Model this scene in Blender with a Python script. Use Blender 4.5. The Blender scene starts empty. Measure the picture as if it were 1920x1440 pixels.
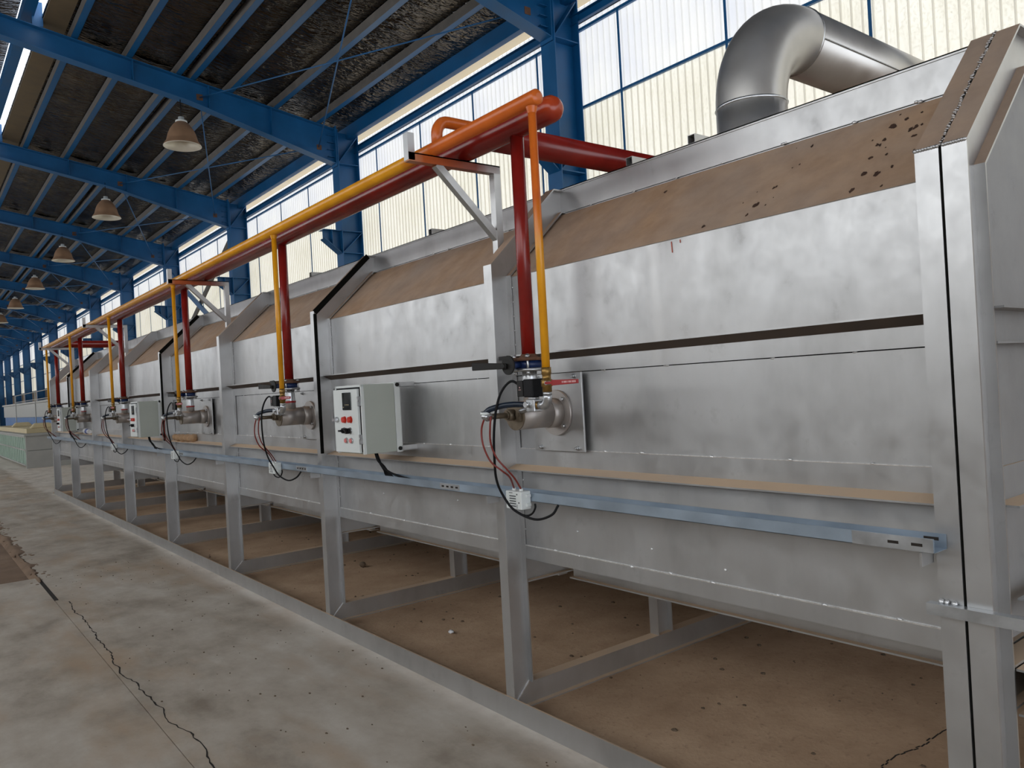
import bpy, math, random
from mathutils import Vector, Matrix
random.seed(7)
sc = bpy.context.scene
COL = sc.collection
PI = math.pi

# ------------------------------------------------------------------ camera
cam_d = bpy.data.cameras.new('camera'); cam = bpy.data.objects.new('camera', cam_d); COL.objects.link(cam)
RT = Vector((0.78667331, -0.6149213, -0.05492637)); UP = Vector((0.04154128, -0.03604335, 0.99848645)); FW = Vector((0.61597032, 0.78776435, 0.00280972))
M = Matrix((RT, UP, -FW)).transposed().to_4x4(); M.translation = Vector((0, 0, 1.6))
cam.matrix_world = M
cam_d.sensor_width = 36; cam_d.lens = 36 * 1461.53 / 1920; cam_d.clip_start = 0.05; cam_d.clip_end = 300
sc.camera = cam
# ------------------------------------------------------------------ world, exposure
w = bpy.data.worlds.new('overcast_sky'); sc.world = w; w.use_nodes = True
w.node_tree.nodes['Background'].inputs[0].default_value = (0.86, 0.92, 1.0, 1)
w.node_tree.nodes['Background'].inputs[1].default_value = 3.0
SHEET_R, SHEET_L = 0.84, 2.6         # daylight passing through the backlit sheets of the two side walls
sc.view_settings.view_transform = 'Standard'; sc.view_settings.look = 'None'
sc.view_settings.exposure = 0.0; sc.view_settings.gamma = 1.0; sc.view_settings.use_curve_mapping = False

# ------------------------------------------------------------------ materials
MATS = {}
def srgb(r, g, b):
    f = lambda c: (c/255/12.92) if c <= 10 else ((c/255+0.055)/1.055)**2.4
    return (f(r), f(g), f(b), 1)
class NT:
    def __init__(s, name):
        s.m = bpy.data.materials.new(name); s.m.use_nodes = True; s.t = s.m.node_tree; s.b = s.t.nodes['Principled BSDF']; MATS[name] = s.m
    def n(s, t, **k):
        o = s.t.nodes.new(t)
        for a, v in k.items(): setattr(o, a, v)
        return o
    def l(s, a, b): s.t.links.new(a, b)
    def coord(s, kind='Object'): return s.n('ShaderNodeTexCoord').outputs[kind]
    def noise(s, vec, scale=5, detail=4, rough=.55, sc3=None):
        if sc3:
            mp = s.n('ShaderNodeMapping'); mp.inputs['Scale'].default_value = sc3; s.l(vec, mp.inputs['Vector']); vec = mp.outputs[0]
        o = s.n('ShaderNodeTexNoise'); o.inputs['Scale'].default_value = scale; o.inputs['Detail'].default_value = detail; o.inputs['Roughness'].default_value = rough
        s.l(vec, o.inputs['Vector']); return o.outputs['Fac']
    def ramp(s, fac, stops):
        o = s.n('ShaderNodeValToRGB'); e = o.color_ramp.elements
        while len(e) < len(stops): e.new(.5)
        for q, (p, c) in zip(e, stops): q.position = p; q.color = c if len(c) == 4 else (*c, 1)
        s.l(fac, o.inputs[0]); return o.outputs[0]
    def mr(s, v, a, b, c=0, d=1):
        o = s.n('ShaderNodeMapRange'); o.inputs[1].default_value = a; o.inputs[2].default_value = b; o.inputs[3].default_value = c; o.inputs[4].default_value = d
        s.l(v, o.inputs[0]); return o.outputs[0]
    def math(s, op, a, b):
        o = s.n('ShaderNodeMath', operation=op)
        for i, v in enumerate((a, b)):
            if isinstance(v, (int, float)): o.inputs[i].default_value = v
            else: s.l(v, o.inputs[i])
        return o.outputs[0]
    def mix(s, f, a, b):
        o = s.n('ShaderNodeMix', data_type='RGBA')
        for i, v in ((0, f), (6, a), (7, b)):
            if isinstance(v, (int, float)): o.inputs[i].default_value = v
            elif isinstance(v, tuple): o.inputs[i].default_value = v
            else: s.l(v, o.inputs[i])
        return o.outputs[2]
    def bump(s, h, st=.2, dist=.01):
        o = s.n('ShaderNodeBump'); o.inputs['Strength'].default_value = st; o.inputs['Distance'].default_value = dist
        s.l(h, o.inputs['Height']); s.l(o.outputs[0], s.b.inputs['Normal'])
    def set(s, **k):
        nm = dict(col='Base Color', rough='Roughness', metal='Metallic', spec='Specular IOR Level', ecol='Emission Color', estr='Emission Strength', alpha='Alpha', trans='Transmission Weight')
        for a, v in k.items():
            i = s.b.inputs[nm[a]]
            if isinstance(v, (int, float, tuple)): i.default_value = v
            else: s.l(v, i)
        return s

def simple(name, col, rough=.5, metal=0., var=.18, scale=14, bump=0, spec=.5):
    t = NT(name); n = t.noise(t.coord(), scale, 5)
    d = tuple(c*(1-var) for c in col[:3]) + (1,); u = tuple(min(1, c*(1+var)) for c in col[:3]) + (1,)
    t.set(col=t.ramp(n, [(.3, d), (.7, u)]), rough=t.mr(n, .3, .7, max(0.02, rough-.07), min(1, rough+.07)), metal=metal, spec=spec)
    if bump: t.bump(n, bump, .004)
    return t.m

def silver(name, base=.60, dust_gain=1.0, rough=.36, metal=.86, warm=1.0):
    t = NT(name); co = t.coord()
    n = t.noise(co, 2.2, 6); nf = t.noise(co, 9, 6, .65); ns = t.noise(co, 2.4, 4, .6, (2, 2, .8))
    v = t.math('ADD', t.math('MULTIPLY', n, .5), t.math('MULTIPLY', ns, .5))
    col = t.ramp(v, [(.32, (base*.82, base*.815, base*.81)), (.5, (base, base*1.0, base*1.0)), (.68, (base*1.08, base*1.085, base*1.09))])
    col = t.mix(t.mr(nf, .62, .78, 0, .35), col, (base*.55, base*.52, base*.50, 1))
    g = t.n('ShaderNodeNewGeometry'); sx = t.n('ShaderNodeSeparateXYZ'); t.l(g.outputs['Normal'], sx.inputs[0])
    dz = t.mr(sx.outputs[2], .5, .78, 0, 1)
    dz = t.math('MULTIPLY', t.math('MULTIPLY', dz, t.mr(n, .25, .7, .75, 1.15)), dust_gain)
    cl = t.n('ShaderNodeClamp'); t.l(dz, cl.inputs[0]); dz = cl.outputs[0]
    dust = t.ramp(nf, [(.3, srgb(166, 132, 102)), (.7, srgb(190, 156, 124))])
    dust = t.mix(t.mr(sx.outputs[2], .8, .96, 0, 1), dust, srgb(206, 180, 152))
    col = t.mix(dz, col, dust)
    t.set(col=col, rough=t.mix(dz, t.mr(nf, .3, .75, rough-.05, rough+.12), (.75,)*3+(1,)), metal=t.math('MULTIPLY', t.math('SUBTRACT', 1, t.math('MULTIPLY', dz, .8)), metal))
    if warm < 1:
        col = t.mix(.35, col, srgb(168, 146, 128)); t.set(col=col)
    t.bump(nf, .06, .006)
    return t.m
silver('silver_paint', .50); silver('silver_panel', .50, rough=.40); silver('silver_end_shaded', .29, rough=.58, metal=.6); silver('silver_burner', .46, .75, rough=.42, metal=.7, warm=.9)  # end-face silver is a darkened copy, its shade put into the colour
simple('duct_metal', (.60, .58, .55, 1), .38, .85, .12, 3)
simple('zinc', (.55, .56, .57, 1), .33, .95, .2, 30)
simple('galvanised_blue', srgb(158, 172, 186), .38, .6, .12, 7)
simple('galvanised', (.50, .52, .54, 1), .36, .85, .2, 12)
simple('blue_paint', srgb(12, 84, 134), .40, 0, .16, 2.5)
simple('primer_grey', srgb(92, 88, 84), .7, 0, .2, 6)
simple('brass', srgb(150, 118, 66), .38, .8, .25, 40)
simple('rust', srgb(96, 66, 48), .85, 0, .35, 45, .3)
simple('underside_shade', srgb(84, 70, 60), .6, .3, .2, 12)  # dark brown that puts the shade under the upper ledge into its colour
simple('rust_dark', srgb(62, 40, 27), .95, 0, .35, 60)
simple('rubber_black', (.006, .006, .007, 1), .6, 0, .3, 20, spec=.2)
simple('plastic_black', (.005, .005, .006, 1), .45, 0, .2, 20, spec=.18)
simple('lever_black', (.014, .013, .012, 1), .55, 0., .3, 25, spec=.25)
simple('gasket_black', (.006, .006, .005, 1), .95, 0, .4, 30, spec=.1)
simple('powder_white', srgb(214, 218, 216), .42, 0, .03, 5)
simple('powder_grey', srgb(172, 177, 168), .5, 0, .03, 5)
simple('red_plastic', srgb(196, 48, 30), .3, 0, .1, 8)
simple('pink_plastic', srgb(206, 120, 116), .35, 0, .1, 8)
simple('red_handle', srgb(150, 22, 24), .35, 0, .15, 18)
simple('handle_print', srgb(196, 150, 150), .5, 0, .1, 18)
simple('valve_blue', srgb(22, 42, 84), .38, 0, .25, 18)
simple('hose_blue', srgb(16, 30, 46), .35, 0, .2, 18)
simple('red_cable', srgb(122, 42, 34), .4, 0, .12, 18)
simple('bronze', srgb(112, 100, 84), .5, .6, .25, 30)
simple('screen_black', (.008, .012, .012, 1), .18, 0, .1, 10)
simple('screen_mark', srgb(190, 170, 130), .5)
simple('ink', srgb(70, 74, 76), .6)
simple('weld', (.70, .70, .70, 1), .35, .7, .2, 60)
simple('lamp_shade', srgb(160, 126, 98), .55, .35, .12, 6)
simple('lamp_inside', srgb(226, 220, 205), .35, .2, .05, 6)
simple('masonry', srgb(150, 132, 112), .9, 0, .12, 2)
simple('cream_sheet', srgb(150, 132, 100), .6, 0, .05, 3)
simple('brown_board', srgb(92, 78, 56), .85, 0, .18, 4)
simple('tank_green', srgb(178, 196, 184), .5, 0, .08, 3)
simple('tank_grey', srgb(172, 172, 168), .55, 0, .06, 3)
simple('tank_cream', srgb(206, 190, 152), .6, 0, .08, 3)
simple('tank_blue', srgb(60, 110, 168), .5, 0, .1, 3)
simple('tan_cloth', srgb(158, 126, 94), .9, 0, .2, 25, .3)
simple('white_paper', srgb(222, 222, 224), .7)
simple('blue_print', srgb(96, 108, 160), .6)
simple('stone', srgb(98, 82, 66), .95, 0, .3, 30)
simple('crack_dark', srgb(38, 32, 27), 1.0, 0, .3, 20)
def red_mat():
    t = NT('red_gas'); co = t.coord(); sx = t.n('ShaderNodeSeparateXYZ'); t.l(co, sx.inputs[0]); n = t.noise(co, 5, 5)
    col = t.ramp(n, [(.3, srgb(112, 22, 17)), (.7, srgb(140, 32, 24))])
    f = t.math('MULTIPLY', t.mr(t.math('ADD', sx.outputs[1], t.math('MULTIPLY', t.math('SUBTRACT', n, .5), .3)), -.04, .16, .75, 0), t.mr(sx.outputs[2], -.06, -.02, 0, 1))
    t.set(col=t.mix(f, col, srgb(178, 70, 28)), rough=.24)   # first hand width oversprayed with orange
red_mat()

def yellow_mat():
    t = NT('yellow_gas'); co = t.coord(); sx = t.n('ShaderNodeSeparateXYZ'); t.l(co, sx.inputs[0])
    n = t.noise(co, 6, 4)
    # object origin of the yellow line is its near end: the first metre was painted over in orange
    fy = t.mr(t.math('ADD', sx.outputs[1], t.math('MULTIPLY', t.math('SUBTRACT', n, .5), .35)), .78, 1.05, 1, 0)
    fz = t.mr(t.math('ADD', sx.outputs[2], t.math('MULTIPLY', t.math('SUBTRACT', n, .5), .3)), -.62, -.42, 0, 1)
    f = t.math('MULTIPLY', fy, fz)
    ye = t.ramp(n, [(.3, srgb(208, 138, 14)), (.7, srgb(228, 158, 26))]); og = t.ramp(n, [(.3, srgb(188, 88, 26)), (.7, srgb(208, 104, 34))])
    t.set(col=t.mix(f, ye, og), rough=.3)
yellow_mat()

def overspray():
    t = NT('oversprayed'); co = t.coord(); sx = t.n('ShaderNodeSeparateXYZ'); t.l(co, sx.inputs[0]); n = t.noise(co, 9, 4)
    v = t.math('ADD', sx.outputs[0], t.math('MULTIPLY', t.math('SUBTRACT', n, .5), .12))
    o = t.n('ShaderNodeMapRange'); o.inputs[1].default_value = -1.9; o.inputs[2].default_value = -1.35; t.l(v, o.inputs[0])
    col = t.ramp(o.outputs[0], [(0, srgb(196, 150, 120)), (.14, srgb(176, 84, 30)), (.45, srgb(160, 74, 34)), (.7, srgb(130, 66, 54)), (.95, (.5, .5, .5, 1))])
    t.set(col=col, rough=.42, metal=t.mr(o.outputs[0], .6, .95, .1, .8))
overspray()

def sheet(name, c1, c2, strength, speck=0.):
    t = NT(name); co = t.coord('Object'); n = t.noise(co, 1.1, 3); f = t.noise(co, 38, 3, .7)
    col = t.ramp(n, [(.3, c1), (.7, c2)])
    if speck: col = t.mix(t.mr(f, .48, .72, 0, speck), col, srgb(168, 160, 132)); col = t.mix(t.mr(t.noise(co, 4, 5, .65, (1, 2, .6)), .5, .75, 0, .3), col, srgb(186, 176, 148))
    t.set(col=(.5, .5, .48, 1), rough=.5, ecol=col, estr=strength)
sheet('sheet_upper', srgb(226, 230, 240), srgb(246, 246, 244), SHEET_R)
sheet('sheet_lower', srgb(244, 240, 222), srgb(252, 250, 238), SHEET_R, .55)
sheet('sheet_rib', srgb(196, 190, 170), srgb(214, 208, 190), SHEET_R*.8)
sheet('sheet_rib_upper', srgb(206, 208, 212), srgb(228, 228, 226), SHEET_R*.92)
sheet('sheet_left', srgb(236, 240, 246), srgb(250, 250, 246), SHEET_L)

def foil():
    t = NT('foil'); co = t.coord(); n = t.noise(co, 2.6, 3, .5, (1, 3.2, 1)); n2 = t.noise(co, 8, 3, .5, (1, 2.5, 1)); nl = t.noise(co, .9, 3)
    rg = t.math('ABSOLUTE', t.math('SUBTRACT', n, .5), 0)      # long creases
    col = t.ramp(nl, [(.3, srgb(52, 46, 40)), (.7, srgb(112, 103, 92))])
    t.set(col=col, rough=t.mr(n2, .3, .7, .13, .26), metal=1.0)
    t.bump(t.math('ADD', t.math('MULTIPLY', rg, 1.3), t.math('MULTIPLY', n2, .28)), .85, .11)
foil()

def concrete():
    t = NT('concrete'); co = t.coord('Object')
    a = t.noise(co, .7, 6, .6); b = t.noise(co, 3.5, 8, .68, (1, .55, 1)); c = t.noise(co, 40, 4, .7); st = t.noise(co, 1.6, 5, .62, (1, .35, 1))
    col = t.ramp(t.math('ADD', t.math('MULTIPLY', a, .45), t.math('MULTIPLY', b, .55)), [(.36, srgb(146, 133, 118)), (.5, srgb(184, 173, 158)), (.64, srgb(206, 198, 186))])
    col = t.mix(t.mr(st, .5, .68, 0, .75), col, srgb(180, 154, 126))
    col = t.mix(t.mr(c, .62, .75, 0, .4), col, srgb(120, 106, 92))
    sx = t.n('ShaderNodeSeparateXYZ'); t.l(co, sx.inputs[0])   # silver paint overspray on the slab beside the base rail
    ov = t.math('MULTIPLY', t.mr(t.math('ADD', sx.outputs[0], t.math('MULTIPLY', t.math('SUBTRACT', st, .5), .5)), 2.08, 2.22, 0, .75), t.mr(b, .3, .6, .3, 1))
    col = t.mix(ov, col, srgb(222, 214, 204))
    t.set(col=col, rough=t.mr(b, .3, .7, .55, .85)); t.bump(b, .25, .01)
concrete()
def soil(name, d, u):
    t = NT(name); co = t.coord('Object'); b = t.noise(co, 2.2, 8, .65); c = t.noise(co, 30, 5, .7)
    col = t.ramp(b, [(.3, d), (.7, u)]); col = t.mix(t.mr(c, .58, .74, 0, .6), col, srgb(112, 88, 68))
    t.set(col=col, rough=.95); t.bump(c, .3, .01)
soil('dusty_floor', srgb(168, 138, 110), srgb(200, 170, 140)); soil('soil', srgb(116, 94, 76), srgb(146, 122, 100))

# ------------------------------------------------------------------ mesh builder
def V(*a): return Vector(a)
class MB:
    def __init__(s): s.v = []; s.f = []; s.mi = []; s.sm = []
    def face(s, idx, m=0, smooth=False): s.f.append(tuple(idx)); s.mi.append(m); s.sm.append(smooth)
    def box(s, a, b, m=0):
        o = len(s.v); x0, y0, z0 = a; x1, y1, z1 = b
        if x0 > x1: x0, x1 = x1, x0
        if y0 > y1: y0, y1 = y1, y0
        if z0 > z1: z0, z1 = z1, z0
        s.v += [V(x, y, z) for z in (z0, z1) for y in (y0, y1) for x in (x0, x1)]
        for q in ((0,2,3,1),(4,5,7,6),(0,1,5,4),(2,6,7,3),(0,4,6,2),(1,3,7,5)): s.face([o+i for i in q], m)
        return s
    def cbox(s, c, d, m=0): return s.box([c[i]-d[i]/2 for i in range(3)], [c[i]+d[i]/2 for i in range(3)], m)
    def hexa(s, p, m=0):   # 8 points: bottom ring 4, top ring 4
        o = len(s.v); s.v += [V(*q) for q in p]
        for q in ((3,2,1,0),(4,5,6,7),(0,1,5,4),(1,2,6,5),(2,3,7,6),(3,0,4,7)): s.face([o+i for i in q], m)
        return s
    def bar(s, p0, p1, u, wu, wv, n0=None, n1=None, ou=(0, None), ov=(0, None), m=0):
        """rectangular bar from p0 to p1; u = width direction; extents: ou/ov give (lo, hi) else centred; n0/n1 cut planes"""
        p0 = V(*p0); p1 = V(*p1); D = (p1-p0).normalized(); U = (V(*u) - D*D.dot(V(*u))).normalized(); W = D.cross(U)
        lu, hu = (-wu/2, wu/2) if ou[1] is None else ou; lv, hv = (-wv/2, wv/2) if ov[1] is None else ov
        o = len(s.v)
        for P, N in ((p0, n0), (p1, n1)):
            N = D if N is None else V(*N)
            for a, b in ((lu, lv), (hu, lv), (hu, hv), (lu, hv)):
                q = P + U*a + W*b; t = N.dot(P-q)/N.dot(D); s.v.append(q + D*t)
        for q in ((3,2,1,0),(4,5,6,7),(0,1,5,4),(1,2,6,5),(2,3,7,6),(3,0,4,7)): s.face([o+i for i in q], m)
        return s
    def ibeam(s, p0, p1, depth, h=.12, b=.064, tf=.0065, tw=.005, n0=None, n1=None, m=0):
        """I section whose OUTER face runs along p0-p1; depth = unit vector pointing into the section"""
        p0 = V(*p0); p1 = V(*p1); D = (p1-p0).normalized(); U = V(*depth); U = (U - D*D.dot(U)).normalized()
        s.bar(p0, p1, U, 0, b, n0, n1, ou=(0, tf), m=m); s.bar(p0, p1, U, 0, tw, n0, n1, ou=(tf, h-tf), m=m); s.bar(p0, p1, U, 0, b, n0, n1, ou=(h-tf, h), m=m)
        return s
    def tube(s, path, r, n=12, caps=True, m=0, smooth=True):
        P = [V(*p) for p in path]; k = len(P); rr = r if isinstance(r, (list, tuple)) else [r]*k
        T = [((P[min(i+1, k-1)] - P[max(i-1, 0)]).normalized()) for i in range(k)]
        a = V(0, 0, 1) if abs(T[0].z) < .9 else V(1, 0, 0)
        A = (a - T[0]*T[0].dot(a)).normalized(); o = len(s.v)
        for i in range(k):
            A = (A - T[i]*T[i].dot(A)).normalized(); B = T[i].cross(A)
            for j in range(n):
                th = 2*PI*j/n; s.v.append(P[i] + A*(math.cos(th)*rr[i]) + B*(math.sin(th)*rr[i]))
        for i in range(k-1):
            for j in range(n):
                s.face((o+i*n+j, o+i*n+(j+1) % n, o+(i+1)*n+(j+1) % n, o+(i+1)*n+j), m, smooth)
        if caps:
            s.face([o+j for j in range(n)][::-1], m); s.face([o+(k-1)*n+j for j in range(n)], m)
        return s
    def cyl(s, p0, p1, r, n=16, m=0, r1=None): return s.tube([p0, p1], [r, r if r1 is None else r1], n, True, m)
    def lathe(s, prof, org, axis=(0,0,1), n=24, m=0, smooth=True):
        X = V(*axis).normalized(); a = V(1,0,0) if abs(X.x) < .9 else V(0,1,0); A = (a-X*X.dot(a)).normalized(); B = X.cross(A); O = V(*org); o = len(s.v)
        for r, h in prof:
            for j in range(n):
                th = 2*PI*j/n; s.v.append(O + X*h + A*(math.cos(th)*r) + B*(math.sin(th)*r))
        for i in range(len(prof)-1):
            for j in range(n): s.face((o+i*n+j, o+i*n+(j+1) % n, o+(i+1)*n+(j+1) % n, o+(i+1)*n+j), m, smooth)
        return s
    def blob(s, c, r, sq=(1,1,1), m=0, jit=.25, n=6):
        o = len(s.v); c = V(*c); rings = 4
        for i in range(rings+1):
            ph = PI*i/rings
            for j in range(n):
                th = 2*PI*j/n; q = 1 + random.uniform(-jit, jit)
                s.v.append(c + V(math.sin(ph)*math.cos(th)*r*sq[0]*q, math.sin(ph)*math.sin(th)*r*sq[1]*q, math.cos(ph)*r*sq[2]))
        for i in range(rings):
            for j in range(n): s.face((o+i*n+j, o+(i+1)*n+j, o+(i+1)*n+(j+1) % n, o+i*n+(j+1) % n), m, True)
        return s
    def mesh(s, name, mats, org=(0,0,0)):
        me = bpy.data.meshes.new(name); o = V(*org); me.from_pydata([tuple(v-o) for v in s.v], [], s.f)
        for mm in (mats if isinstance(mats, (list, tuple)) else [mats]): me.materials.append(MATS[mm])
        me.polygons.foreach_set('material_index', s.mi); me.polygons.foreach_set('use_smooth', s.sm); me.update(); return me
    def build(s, name, mats, parent=None, org=(0,0,0), loc=None, bevel=0):
        """vertices are in world space; org = world position of the owning thing"""
        ob = bpy.data.objects.new(name, s.mesh(name, mats, org)); COL.objects.link(ob)
        if parent is not None: ob.parent = parent
        else: ob.location = org
        if loc is not None: ob.location = loc
        if bevel:
            md = ob.modifiers.new('bevel', 'BEVEL'); md.width = bevel; md.segments = 2; md.limit_method = 'ANGLE'
        return ob
def empty(name, loc=(0,0,0)):
    o = bpy.data.objects.new(name, None); COL.objects.link(o); o.location = loc; o.empty_display_size = .1; return o
def tag(o, label=None, cat=None, group=None, kind=None):
    if label: o['label'] = label
    if cat: o['category'] = cat
    if group: o['group'] = group
    if kind: o['kind'] = kind
    return o
def copy_tree(o, parent=None):
    c = o.copy(); COL.objects.link(c); c.parent = parent
    for ch in o.children: copy_tree(ch, c)
    return c
def inst(src, name, parent, loc=(0,0,0)):
    c = bpy.data.objects.new(name, src.data); COL.objects.link(c); c.parent = parent; c.location = loc
    return c
def spline(pts, per=8):
    P = [V(*p) for p in pts]; P = [P[0]*2-P[1]] + P + [P[-1]*2-P[-2]]; out = []
    for i in range(1, len(P)-2):
        for j in range(per):
            t = j/per; a, b, c, d = P[i-1], P[i], P[i+1], P[i+2]
            out.append(.5*((2*b) + (c-a)*t + (2*a-5*b+4*c-d)*t*t + (3*b-a-3*c+d)*t**3))
    out.append(P[-2]); return out

# ================================================================== FLOOR
XR = 6.93; XL = -5.1; Y0 = -7; Y1 = 97
fl = tag(MB().box((.945, Y0, -.12), (2.25, Y1, 0)).build('floor', 'concrete'), 'grey stained concrete floor slab running along the furnace', kind='structure')
MB().box((2.25, Y0, -.12), (XR+.3, 17.8, -.004)).build('dusty_ground', 'dusty_floor', fl)
MB().box((2.25, 17.8, -.12), (XR+.3, Y1, -.001)).build('concrete_slab', 'concrete', fl)
MB().box((XL-.3, Y0, -.12), (.941, 8.82, 0)).build('concrete_slab', 'concrete', fl)
sp = MB(); nx, ny = 40, 60   # soil patch beyond the slab end, slightly lower and uneven
for j in range(ny+1):
    for i in range(nx+1):
        x = XL-.3 + (.945-XL+.3)*i/nx; y = 8.82 + 9.2*j/ny; sp.v.append(V(x, y, -.05 + random.uniform(-.012, .012) + .045*max(0, (y-13)/5)))
for j in range(ny):
    for i in range(nx): sp.face((j*(nx+1)+i, j*(nx+1)+i+1, (j+1)*(nx+1)+i+1, (j+1)*(nx+1)+i), 0, True)
sp.build('soil_patch', 'soil', fl)
MB().box((XL-.3, 17.9, -.12), (.945, Y1, 0)).build('concrete_slab', 'concrete', fl)
se = MB(); ny = 150
ph = [random.uniform(0, 6) for _ in range(4)]
for j in range(ny+1):
    y = 8.55 + 8.6*j/ny; wv = .06 + .03*math.sin(y*2.1+ph[0]) + .035*math.sin(y*5.3+ph[1]) + .02*math.sin(y*13+ph[2]) + random.uniform(-.02, .02)
    wv = max(.0, wv*min(1, (y-8.55)/.5))*min(1, (17-y)/2.5 if y < 17 else 0)
    for x, z in ((.90, -.03), (.95, .012), (.95+wv*.5, .010), (.95+wv, -.004)): se.v.append(V(x, y, z+random.uniform(-.002, .002)))
for j in range(ny):
    for i in range(3): se.face((j*4+i, j*4+i+1, j*4+i+5, j*4+i+4), 0, True)
se.build('soil_bank', 'soil', fl)
# spilled soil over the slab edge
sb = MB()
for i in range(70):
    y = random.uniform(8.3, 14.5); x = 1.0 + random.gauss(0.0, .05)
    sb.blob((x, y, .0), random.uniform(.006, .024), (1.2, 1.6, .3))
sb.build('soil_crumbs', 'soil', fl)['kind'] = 'stuff'
def crack(pts, w0, name='crack'):
    m = MB(); P = []
    for i in range(len(pts)-1):
        a = V(*pts[i], 0); b = V(*pts[i+1], 0); k = max(2, int((b-a).length/.035))
        for j in range(k): P.append(a.lerp(b, j/k))
    P.append(V(*pts[-1], 0)); d = 0
    for p in P:
        d = d*.8 + random.uniform(-.011, .011); ww = w0*random.uniform(.35, 1.2)
        m.v += [V(p.x+d-ww, p.y, .0012), V(p.x+d+ww, p.y+.004, .0012)]
    for i in range(len(P)-1): m.face((2*i, 2*i+1, 2*i+3, 2*i+2))
    return m.build(name, 'crack_dark', fl)
crack([(1.02, 7.5), (1.025, 6.5), (.98, 5.4), (1.0, 4.7), (1.035, 3.8), (1.005, 3.3), (1.02, 2.4)], .0048)
MB().box((.94, 7.64, -.11), (.972, 8.8, .0015)).build('floor_slot', 'crack_dark', fl)
c2 = MB(); q = [(2.85, 1.62), (3.0, 1.60), (3.15, 1.612), (3.3, 1.575), (3.5, 1.58), (3.8, 1.53)]
for i in range(len(q)-1):
    a, b = V(*q[i], 0), V(*q[i+1], 0)
    for j in range(6):
        p = a.lerp(b, j/6); p2 = a.lerp(b, (j+1)/6); jy = random.uniform(-.006, .006)
        c2.hexa([(p.x, p.y-.003+jy, -.003), (p2.x, p2.y-.003+jy, -.003), (p2.x, p2.y+.003+jy, -.003), (p.x, p.y+.003+jy, -.003), (p.x, p.y-.003+jy, -.0022), (p2.x, p2.y-.003+jy, -.0022), (p2.x, p2.y+.003+jy, -.0022), (p.x, p.y+.003+jy, -.0022)])
c2.build('crack', 'crack_dark', fl)
# grit under the furnace and on the slab
gr = MB()
for i in range(260):
    gr.blob((random.uniform(2.4, 4.6), random.uniform(1.0, 9), -.002), random.choice((.003, .004, .005, .008, .011)), (1, 1.3, .7))
for i in range(160): gr.blob((random.uniform(1.0, 2.2), random.uniform(2.2, 9), .001), random.choice((.0025, .003, .004, .006)), (1, 1.6, .6))
g = gr.build('grit', 'stone'); tag(g, 'scattered dark grit and crumbs on the floor', 'grit', kind='stuff')
st = MB().blob((3.3, 6.62, .022), .03, (1, 1.3, .9), n=9).build('stone', 'stone', None, (3.3, 6.62, 0)); tag(st, 'small round brown stone on the dusty ground under the furnace', 'stone')
rag = MB().blob((2.78, 4.35, .008), .018, (1.2, 1.5, .6), n=8).build('foil_scrap', 'white_paper', None, (2.78, 4.35, 0)); tag(rag, 'tiny pale crumpled scrap on the dusty ground', 'scrap')

# ================================================================== BUILDING
COLY = [7.16 + 6*i for i in range(-1, 14)]; BAYS = [-4.84] + COLY   # frame lines, and the bays incl. the one at the added gate
ztop = lambda x: 7.54 - .165*x if x > .9 else 7.54 - .165*(1.8-x)
zbot = lambda x: (5.85 + (6.45-x)*.272) if x > 3.9 else (6.5436 + (3.9-x)*.186)
wall_r = tag(MB().box((XR, Y0, 0), (XR+.2, Y1, 2.95)).build('wall_right', 'masonry'), 'tan masonry wall under the backlit corrugated sheets behind the furnace', kind='structure')
MB().box((XR-.06, Y0, 2.95), (XR+.1, Y1, 3.02)).build('wall_coping', 'primer_grey', wall_r)
def corr_sheet(name, w, z0, z1, mats, n=15):
    m = MB(); p = w/n
    for i in range(n):
        y = i*p
        xs = [(y, 0), (y+p*.80, 0), (y+p*.86, -.014), (y+p*.96, -.014), (y+p, 0)]
        for k in range(4):
            o = len(m.v); (ya, xa), (yb, xb) = xs[k], xs[k+1]
            m.v += [V(xa, ya, z0), V(xb, yb, z0), V(xb, yb, z1), V(xa, ya, z1)]; m.face((o, o+3, o+2, o+1), 1 if k else 0)
    return m.mesh(name, mats)
lo = corr_sheet('corrugated_sheet', 1.5, 3.02, 5.05, ['sheet_lower', 'sheet_rib']); up = corr_sheet('corrugated_sheet', 1.5, 5.05, 6.32, ['sheet_upper', 'sheet_rib_upper'])
for cy in BAYS:
    for i in range(4):
        for me in (lo, up):
            o = bpy.data.objects.new('corrugated_sheet', me); COL.objects.link(o); o.parent = wall_r; o.location = (XR, cy + .71 + 1.5*(i-1) + 1.5, 0)
for z, hh in ((3.9, .03), (5.05, .03), (6.02, .035)):
    MB().box((XR-.055, Y0, z-hh/2), (XR-.02, Y1, z+hh/2)).build('girt', 'blue_paint', wall_r)
MB().box((XR-.05, Y0, 6.10), (XR-.03, Y1, 6.22)).box((XR-.1, Y0, 6.10), (XR-.03, Y1, 6.107)).box((XR-.1, Y0, 6.213), (XR-.03, Y1, 6.22)).build('eave_beam', 'blue_paint', wall_r)
rod = None
for cy in COLY:
    for i in range(4):
        m = MB().box((XR-.06, -.014, 3.02), (XR-.05, .014, 6.02))
        if rod is None: rod = m.build('sag_bar', 'blue_paint', wall_r); rod.location = (0, cy+.71, 0)
        else: inst(rod, 'sag_bar', wall_r, (0, cy + .71 + 1.5*i, 0))
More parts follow.
